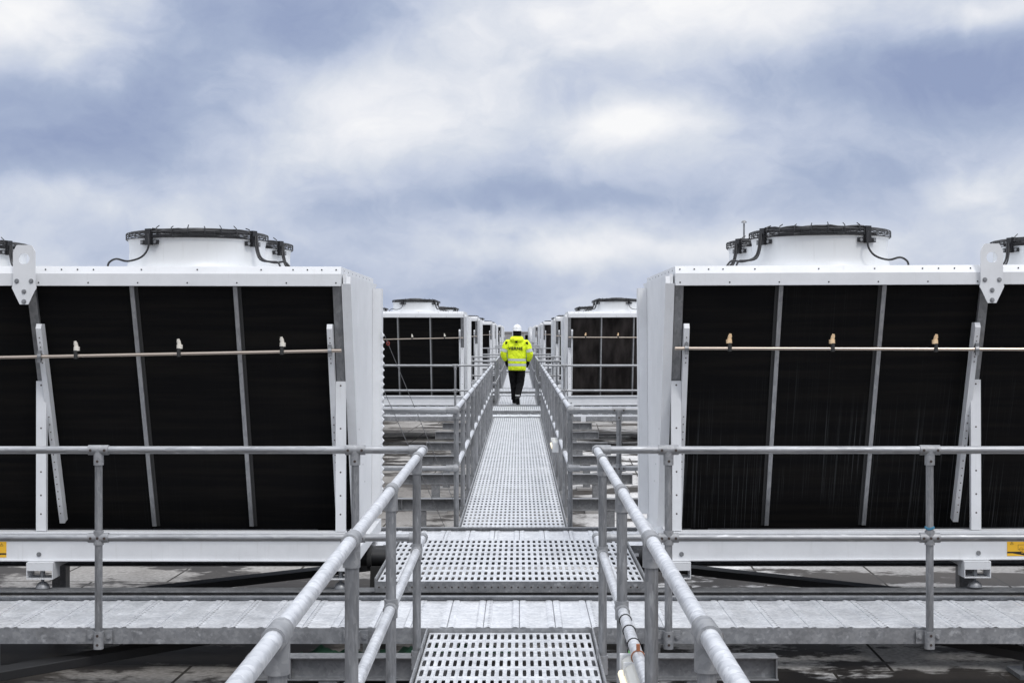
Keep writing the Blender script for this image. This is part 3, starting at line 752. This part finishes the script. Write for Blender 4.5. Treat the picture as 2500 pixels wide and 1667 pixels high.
    for x in (.06, BAY+.02):
        b = MB(); b.tube([(x, .249, -1.432), (x, .244, -1.432)], .015, 12); b.tube([(x, .244, -1.432), (x, .239, -1.432)], .009, 6); BL(b, 'beam_bolt', m_steel, smooth=30)
    # fans
    for k in range(NB):
        for cy in (.49, 1.52):
            make_fan(e, k*BAY+1.005, cy, flip, 1.05 if flip else 1.10)
    # yellow lifting label on the base beam
    x0 = BAY+.205 if not flip else BAY+.23
    b = MB(); b.box(x0, x0+.26, .2475, .2495, -1.452, -1.335); lb = BL(b, 'lifting_label', m_yel)
    sx = lambda x: x*s
    b = MB(); X = x0+.04; b.mi = 0
    b.add([(x0+.02, .2468, -1.432), (x0+.24, .2468, -1.432), (x0+.13, .2468, -1.451)], [(0, 1, 2)])
    b.box(x0, x0+.26, .2466, .247, -1.434, -1.424)
    o = BL(b, 'arrow_mark', m_ink, lb)
    b = MB()
    def ln(p, q, w=.003): b.bar((p[0], .2466, p[1]), (q[0], .2466, q[1]), w, .0006, up=(0, 1, 0))
    tri = [(x0+.02, -1.378), (x0+.04, -1.378), (x0+.03, -1.36)]
    for i in range(3): ln(tri[i], tri[(i+1) % 3])
    ln((x0+.03, -1.366), (x0+.03, -1.372))
    bx = [(x0+.07, -1.41), (x0+.07, -1.38), (x0+.12, -1.38), (x0+.12, -1.345), (x0+.20, -1.345), (x0+.20, -1.41)]
    for i in range(len(bx)): ln(bx[i], bx[(i+1) % len(bx)])
    for cx in (x0+.09, x0+.17):
        c = [(cx+.012*math.cos(2*PI*i/10), -1.41+.012*math.sin(2*PI*i/10)) for i in range(10)]
        for i in range(10): ln(c[i], c[(i+1) % 10], .002)
    BL(b, 'forklift_drawing', m_pen, lb)
    me = text_mesh('LIFT HERE', .013); me.materials.append(m_yel)
    o = bpy.data.objects.new('lettering', me); col.objects.link(o); o.parent = lb; o.rotation_euler = (R(90), 0, 0); o.location = (s*(x0+.12), .2455, -1.430)
    return e
cl_lab = {}
XCL, XCR = -1.118, .977
cL = make_cooler(True, m_coilL, m_noz, (XCL, 8.9, 0), 'big white cooler with plain black coil face, nearest on the left')
cR = make_cooler(False, m_coilR, m_nozo, (XCR, 8.9, .004), 'big white cooler with streaked black coil face, nearest on the right')
cL.rotation_euler.y = R(.08); cR.rotation_euler.y = R(-.22)
cache = tree_cache(); far_coil = None
for i, o in enumerate(rows[1:], 1):
    skip = () if i == 1 else ('lifting_label', 'mullion_edge', 'beam_bolt', 'bolt', 'fixing_bolt_set')
    if i > 2: skip += ('nozzle', 'pipe_clamp', 'levelling_foot', 'cable', 'motor', 'rear_coil', 'inner_top_plate')
    for src, X, side in ((cL, XCL, 'left'), (cR, XCR, 'right')):
        c = copy_tree(src, cache, None, skip); c.location = (X, 8.9+o, 0)
        if side == 'right':
            for ch in bpy.data.objects:
                if ch.parent == c and ch.name.startswith('coil'):
                    if far_coil is None: far_coil = ch.data.copy(); far_coil.materials[0] = m_coilF
                    ch.data = far_coil
        c['label'] = f'white cooler with black coil face, {nth[i]} one back on the {side} side of the walkway'
# pleated strip on the rear edge of the nearest left cooler
b = MB(); z = .0
while z > -1.3:
    b.add([(.098, 1.60, z), (.118, 1.60, z-.025), (.098, 1.60, z-.05), (.098, 1.66, z), (.118, 1.66, z-.025), (.098, 1.66, z-.05)], [(0,1,2), (3,5,4), (0,3,4,1), (1,4,5,2)]); z -= .052
b.build('pleated_edge_strip', m_white, cL)
# sensor mast behind the right cooler
e = empty('sensor_mast', (1.69, 10.7, .405), 'thin grey mast with a small dome, behind the nearest right cooler fans', 'mast')
b = MB(); b.tube([(0, 0, 0), (0, 0, .41)], .007, 8); b.build('pole', m_steel, e, smooth=40)
b = MB(); b.lathe([(0, .018), (.012, .015), (.020, .006), (.021, 0), (0, 0)], 16, (0, 0, .415)); b.build('dome', m_steel, e, smooth=50)
b = MB(); b.lathe([(0, .0), (.03, .0), (.03, .01), (0, .01)], 12); b.build('base', m_steel, e)

# ------------------------------------------------------------------ guy wires behind the left cooler
for p0, p1, l in (((-1.06, 11.2, -.03), (-.55, 12.8, -1.62), 'thin steel wire with a red hook, upper one beside the left cooler'), ((-1.05, 11.0, -.45), (-.62, 13.9, -2.15), 'thin steel wire running down to the roof, lower one beside the left cooler')):
    p0, p1 = Vector(p0), Vector(p1)
    e = empty('guy_wire', p0, l, 'wire', 'guy wires by the left cooler')
    b = MB(); b.tube([(0, 0, 0), p1-p0], .0026, 5); b.build('wire', m_rust if False else m_steel, e)
    if 'red' in l:
        d = (p1-p0).normalized(); b = MB()
        c = d*.09; b.tube([c+Vector((.011*math.cos(t), 0, .014*math.sin(t))) for t in [2*PI*i/12 for i in range(12)]], .0035, 6, closed=True); b.build('hook', m_red, e, smooth=60)

# ------------------------------------------------------------------ small fittings on the right rail
def lamp(loc, label, rz=0):
    e = empty('tube_lamp', loc, label, 'lamp', 'weatherproof lamps strapped to the rail'); e.rotation_euler = (0, 0, rz)
    b = MB(); b.prof([(-.04, -.05), (-.045, .03), (-.02, .045), (.02, .045), (.045, .03), (.04, -.05)], -.32, .32, 'y'); b.build('cover', m_lens, e, smooth=50, bevel=.006)
    b = MB(); b.tube([(-.047, -.28, -.01), (-.047, .28, -.01)], .014, 8); b.build('lit_tube', m_glow, e, smooth=40)
    for a_, c_ in ((-.34, -.322), (.322, .34)):
        b = MB(); b.box(-.05, .05, a_, c_, -.055, .05); b.build('end_cap', m_white, e, bevel=.003)
    for a_, c_ in ((-.2, -.19), (.19, .2)):
        b = MB(); b.box(-.046, .046, a_, c_, -.053, .05); b.build('clip', m_white, e)
    return e
lamp((XR-.012, 4.80, Zmid-.085), 'weatherproof tube lamp strapped under the right foreground rail')
lamp((XR-.03, 15.2, Zmid-.08), 'small weatherproof lamp on the right rail of the long walkway')
b = MB(); b.tube([(XR+.02, 5.65, Zmid-.05), (XR+.012, 5.62, Zmid-.16), (XR+.022, 5.6, Zmid-.3), (XR+.012, 5.6, Zmid-.45), (XR+.02, 5.6, Zmid-.6), (XR+.02, 5.2, Zmid-.78)], .007, 8)
for i in range(3): pass
c = b.build('green_cable', m_gcab, None, smooth=60); tag(c, 'bright green cable hanging down beside the right foreground post', 'cable')
b = MB(); pts = []
for i in range(40):
    y = 5.7-i*.06; pts.append((XR-.0046*(yA-y)+.024*math.cos(i*.35), y, Zmid-.022*math.sin(i*.35)*.6-.012))
b.tube(pts, .004, 5); tag(b.build('black_cable', m_cable, None, smooth=60), 'thin black cable wound along the right foreground middle rail', 'cable')
ties = [(5.55, m_black), (5.35, m_black), (5.12, m_black), (4.92, m_rust), (4.35, m_rust), (3.9, m_black), (3.3, m_black)]
for i, (y, m_) in enumerate(ties):
    b = MB(); b.tube([(XR-.0046*(yA-y)+.0235*math.cos(2*PI*k/14), y, Zmid+.0235*math.sin(2*PI*k/14)) for k in range(14)], .0022, 4, closed=True)
    if m_ is m_rust: b.box(XR-.0046*(yA-y)-.006, XR-.0046*(yA-y)+.006, y-.008, y+.008, Zmid+.022, Zmid+.045)
    tag(b.build('cable_tie', m_), f'{"rusty clip" if m_ is m_rust else "thin black cable tie"} on the right middle rail, {nth[i]} along from the far end', 'cable tie', 'ties on the right middle rail')
b = MB()
for k, dz in enumerate((0, .007)):
    b.tube([(2.243+.024*math.cos(2*PI*j/16), yA+.024*math.sin(2*PI*j/16), Zmid+.05+dz+.003*math.sin(j)) for j in range(16)], .0035, 5, closed=True)
tag(b.build('twine', m_blue, None, smooth=60), 'blue twine tied round the right handrail post above its middle joint', 'twine')
b = MB(); b.box(1.18, 1.275, 0, .012, -.05, .05); o = b.build('junction_box', m_white, None, bevel=.003); o.location = (0, 27.30, -1.675); tag(o, 'small white square box on the second crosswalk front channel', 'box')

# crumpled green netting lying on the roof
b = MB(); nx, ny = 26, 10
g = [[(-2.1+i*.09, j*.09, .03+.09*abs(math.sin(i*.9+j*.7))+random.uniform(0, .05)) for i in range(nx)] for j in range(ny)]
vs = [p for r_ in g for p in r_]
b.add(vs, [(j*nx+i, j*nx+i+1, (j+1)*nx+i+1, (j+1)*nx+i) for j in range(ny-1) for i in range(nx-1)])
o = b.build('netting', m_green, None, smooth=60); o.scale = (.6, .8, 1); o.location = (-.15, 8.7, -2.2); tag(o, 'crumpled dark green netting lying on the roof under the nearest crosswalk', 'netting')

# far end: clad ducts, plant and parapet
def duct(x, y, w, h, l, label):
    e = empty('clad_duct', (x, y, -2.2), label, 'duct', 'silver clad ducts at the far end of the roof')
    b = MB(); b.box(-w/2, w/2, 0, l, .4, h); b.build('casing', m_foil, e, bevel=.05)
    for q in range(int(l/1.0)+1):
        b = MB(); b.box(-w/2-.03, w/2+.03, q*1.0, q*1.0+.05, .37, h+.03); b.build('band', m_foil, e)
    b = MB(); b.tube([(0, -.3, h*.5), (0, -.3, h-.1), (0, .1, h+.35), (0, 1.2, h+.4)], w*.22, 12); b.build('elbow', m_foil, e, smooth=50)
    for q in (.3, l-.3):
        b = MB(); b.box(-w/2, -w/2+.08, q, q+.08, 0, .4); b.box(w/2-.08, w/2, q, q+.08, 0, .4); b.build('stand', m_beam, e)
duct(.9, 113.5, 1.0, 2.0, 3, 'silver clad duct at the far end, right of the person')
duct(-.4, 114.5, .9, 1.7, 3, 'silver clad duct at the far end, behind the person')
duct(-1.6, 113.2, 1.0, 1.85, 3, 'silver clad duct at the far end, left of the person')
duct(2.0, 116, .8, 2.25, 3, 'tallest silver clad duct at the far end, rightmost')
b = MB(); b.box(-60, 60, 149.6, 150, -2.2, -.10); b.box(-60, 60, 149.5, 150.1, -.10, .03)
tag(b.build('parapet_wall', m_conc), 'pale grey parapet wall along the far edge of the roof', 'wall')

# ------------------------------------------------------------------ person
def person():
    e = empty('person', (-.075, 32.35, Zd), 'person in white helmet, yellow hi-vis jacket and black trousers walking away along the walkway', 'person')
    # body: one continuous skinned surface
    J = {'pelvis': (.0, 0, .93, .13, .11), 'belly': (.0, .0, 1.08, .13, .10), 'chest': (0, 0, 1.30, .16, .11), 'neck': (0, .01, 1.47, .055, .055), 'head': (0, .03, 1.60, .078, .092), 'crown': (0, .03, 1.70, .07, .085),
         'shl': (-.18, 0, 1.40, .06, .06), 'ell': (-.29, .0, 1.14, .045, .045), 'wrl': (-.245, .12, .99, .03, .03), 'hal': (-.235, .16, .93, .035, .02),
         'shr': (.18, 0, 1.40, .06, .06), 'elr': (.29, 0, 1.14, .045, .045), 'wrr': (.245, .12, .99, .03, .03), 'har': (.235, .16, .93, .035, .02),
         'hil': (-.09, 0, .88, .08, .08), 'knl': (-.075, .10, .50, .055, .055), 'anl': (-.05, .12, .10, .04, .04), 'tol': (-.05, .27, .04, .035, .03),
         'hir': (.09, 0, .88, .08, .08), 'knr': (.085, .03, .48, .055, .055), 'anr': (.055, -.27, .17, .04, .04), 'tor': (.055, -.19, .04, .035, .03)}
    E = [('pelvis','belly'),('belly','chest'),('chest','neck'),('neck','head'),('head','crown'),('chest','shl'),('shl','ell'),('ell','wrl'),('wrl','hal'),('chest','shr'),('shr','elr'),('elr','wrr'),('wrr','har'),
         ('pelvis','hil'),('hil','knl'),('knl','anl'),('anl','tol'),('pelvis','hir'),('hir','knr'),('knr','anr'),('anr','tor')]
    names = list(J); me = bpy.data.meshes.new('body'); me.from_pydata([J[n][:3] for n in names], [(names.index(a), names.index(c)) for a, c in E], [])
    o = bpy.data.objects.new('body', me); col.objects.link(o)
    sk = o.modifiers.new('s', 'SKIN'); o.modifiers.new('ss', 'SUBSURF').levels = 2
    for n, d in zip(names, me.skin_vertices[0].data): d.radius = J[n][3:5]; d.use_root = (n == 'pelvis')
    bpy.context.view_layer.update()
    m2 = bpy.data.meshes.new_from_object(o.evaluated_get(bpy.context.evaluated_depsgraph_get())); m2.name = 'body'
    bpy.data.objects.remove(o); m2.materials.clear(); m2.materials.append(m_skin)
    m2.polygons.foreach_set('use_smooth', [True]*len(m2.polygons))
    o = bpy.data.objects.new('body', m2); col.objects.link(o); o.parent = e
    # face on the far side
    b = MB(); b.lathe([(0, .03), (.012, .02), (.016, 0)], 8, (0, .125, 1.60)); b.rings([(0, .118, 1.545, .025, .006), (0, .12, 1.553, .028, .008), (0, .118, 1.56, .022, .006)], 10)
    for sx in (-1, 1): b.rings([(sx*.032, .112, 1.625, .008, .006), (sx*.032, .114, 1.632, .012, .008), (sx*.032, .112, 1.639, .008, .006)], 8)
    b.build('face', m_skin, o, smooth=60)
    # jacket: torso with bands (0 cloth, 1 tape, 2 black)
    def Rg(z, rx, ry, cx=.01, cy=0): return (cx, cy, z, rx, ry)
    b = MB()
    secs = [(0, [Rg(.775, .185, .125, .012), Rg(.785, .202, .135, .012), Rg(.83, .204, .14, .012), Rg(.875, .203, .14, .011)]),
            (1, [Rg(.875, .206, .143, .011), Rg(.93, .208, .144, .01)]),
            (0, [Rg(.93, .204, .141, .01), Rg(.96, .211, .147, .01), Rg(.99, .205, .141, .008)]),
            (1, [Rg(.99, .208, .144, .008), Rg(1.042, .210, .145, .006)]),
            (0, [Rg(1.042, .206, .142, .005), Rg(1.10, .212, .145, .004), Rg(1.2, .213, .145, .002), Rg(1.30, .218, .142, 0), Rg(1.37, .222, .13, 0), Rg(1.42, .205, .115, 0), Rg(1.455, .155, .10, 0), Rg(1.48, .10, .08, 0)])]
    for mi, rg in secs:
        b.mi = mi; b.rings(rg, 28, caps=False, e=2.5)
    b.mi = 0; b.rings([Rg(.776, .18, .12, .012), Rg(.777, .01, .01, .012)], 28, caps=False)
    jk = b.build('jacket', [m_hv, m_ref, m_cloth], e, smooth=50)
    jk['label'] = 'bright yellow hi-vis jacket with silver bands'
    for sx in (-1, 1):
        b = MB()
        b.mi = 0; b.tube([(sx*.15, 0, 1.40), (sx*.20, 0, 1.395), (sx*.245, -.005, 1.34), (sx*.272, -.01, 1.255)], [.075, .083, .084, .080], 18, caps=False)
        b.mi = 1; b.tube([(sx*.272, -.01, 1.255), (sx*.290, -.012, 1.19)], [.0815, .080], 18, caps=False)
        b.mi = 0; b.tube([(sx*.290, -.012, 1.19), (sx*.302, -.01, 1.13), (sx*.288, .03, 1.07), (sx*.262, .08, 1.02)], [.0795, .072, .066, .056], 18, caps=False)
        b.mi = 2; b.tube([(sx*.262, .08, 1.02), (sx*.25, .105, .985)], [.05, .042], 14, caps=True)
        b.build('sleeve', [m_hv, m_ref, m_cloth], jk, smooth=60)
        b = MB(); b.rings([(sx*.20, -.02, 1.405, .045, .07), (sx*.205, -.02, 1.45, .035, .06), (sx*.20, -.02, 1.482, .02, .04)], 12); 
        b = MB(); b.tube([(sx*.225, -.075, 1.425), (sx*.245, -.07, 1.37)], [.028, .024], 8); b.build('shoulder_patch', m_cloth, jk, smooth=50)
    # collar hood
    b = MB(); b.rings([(0, -.02, 1.40, .13, .10), (0, -.04, 1.44, .165, .125), (0, -.045, 1.48, .160, .125), (0, -.03, 1.525, .145, .115), (0, -.01, 1.55, .115, .10)], 22); b.build('hood', m_hv, jk, smooth=60)
    b = MB(); b.box(-.024, .028, -.178, -.165, 1.40, 1.445); b.build('hood_tab', m_cloth, jk)
    me = text_mesh('VERNE', .092, .004, 1.08); me.materials.append(m_ink)
    t = bpy.data.objects.new('jacket_lettering', me); col.objects.link(t); t.parent = jk; t.rotation_euler = (R(90), 0, 0); t.location = (-.018, -.152, 1.272)
    xs = [v_.co.x for v_ in me.vertices]; w = max(xs)-min(xs)
    for v_ in me.vertices:
        v_.co.x *= .33/w
        v_.co.y *= 1.0
    # bend the lettering round the back
    for v_ in me.vertices: v_.co.z += -(abs(v_.co.x)**2)*.35
    # trousers
    b = MB()
    b.rings([(0.01, 0, .93, .165, .12), (.01, 0, .86, .175, .13), (.01, .0, .79, .18, .13), (.01, .0, .76, .17, .12)], 22, e=2.4)
    for sx, pts, rr in ((-1, [(-.088, 0, .84), (-.085, .045, .66), (-.078, .10, .50), (-.06, .115, .30), (-.052, .12, .10)], [.108, .100, .082, .072, .066]),
                        (1, [(.098, 0, .84), (.095, .02, .66), (.088, .03, .48), (.068, -.12, .32), (.056, -.255, .20)], [.108, .100, .085, .074, .064])):
        b.tube(pts, rr, 18)
    b.build('trousers', m_cloth, e, smooth=60)
    # boots
    b = MB(); b.tube([(-.05, .09, .09), (-.05, .12, .06), (-.05, .20, .045), (-.05, .27, .035), (-.05, .30, .03)], [.045, .05, .045, .04, .02], 12); o = b.build('boot', m_cloth, e, smooth=60)
    b = MB(); b.box(-.10, -.002, .05, .31, .0, .018); b.build('sole', m_sole, o, bevel=.008)
    b = MB(); b.tube([(.055, -.30, .20), (.057, -.27, .13), (.06, -.23, .08), (.06, -.17, .04), (.06, -.13, .03)], [.042, .048, .045, .04, .02], 12); o = b.build('boot', m_cloth, e, smooth=60)
    b = MB(); b.bar((.06, -.335, .175), (.06, -.19, .012), .09, .018, up=(0, 1, .8)); b.build('sole', m_rub, o, bevel=.006)
    b = MB(); b.tube([(.057, -.285, .235), (.056, -.27, .20)], [.052, .05], 12); b.build('sock', m_sole, o, smooth=60)
    # gloves
    for sx in (-1, 1):
        b = MB(); c = Vector((sx*.238, .13, .955))
        b.tube([c+Vector((0, -.01, .03)), c, c+Vector((0, .02, -.035)), c+Vector((-sx*.004, .03, -.06))], [.028, .04, .042, .03], 12)
        for k in range(4):
            q = c+Vector((sx*(.022-.015*k)*.6, .01+.012*k, -.05)); l = (.055, .065, .062, .05)[k]
            b.tube([q, q+Vector((-sx*.004, .012, -l*.6)), q+Vector((-sx*.016, .02, -l))], [.009, .0085, .006], 6)
        q = c+Vector((-sx*.02, .03, -.01)); b.tube([q, q+Vector((-sx*.022, .02, -.02)), q+Vector((-sx*.028, .025, -.048))], [.012, .010, .007], 6)
        b.build('glove', m_cloth, e, smooth=60)
    # balaclava and helmet
    b = MB(); b.rings([(0, -.005, 1.47, .115, .10), (0, .0, 1.50, .105, .10), (0, .01, 1.53, .09, .098), (0, .015, 1.58, .093, .108), (0, .02, 1.64, .096, .115), (0, .02, 1.70, .094, .112)], 22); b.build('balaclava', m_cloth, e, smooth=60)
    b = MB(); b.rings([(0, .02, 1.672, .105, .135), (0, .02, 1.678, .104, .133), (0, .02, 1.69, .101, .125), (0, .02, 1.73, .099, .12), (0, .02, 1.77, .088, .108), (0, .02, 1.80, .062, .08), (0, .02, 1.816, .025, .035)], 26)
    h = b.build('helmet', m_helm, e, smooth=60)
    b = MB(); b.tube([(0, -.10, 1.735), (0, -.085, 1.78), (0, -.04, 1.81), (0, .05, 1.818), (0, .12, 1.77)], .012, 8); b.build('helmet_ridge', m_helm, h, smooth=60)
    e.rotation_euler = (0, R(.8), R(-5))
person()

# raise everything so that the roof lies at z = 0
for o in list(bpy.data.objects):
    if o.parent is None: o.location.z += CZ
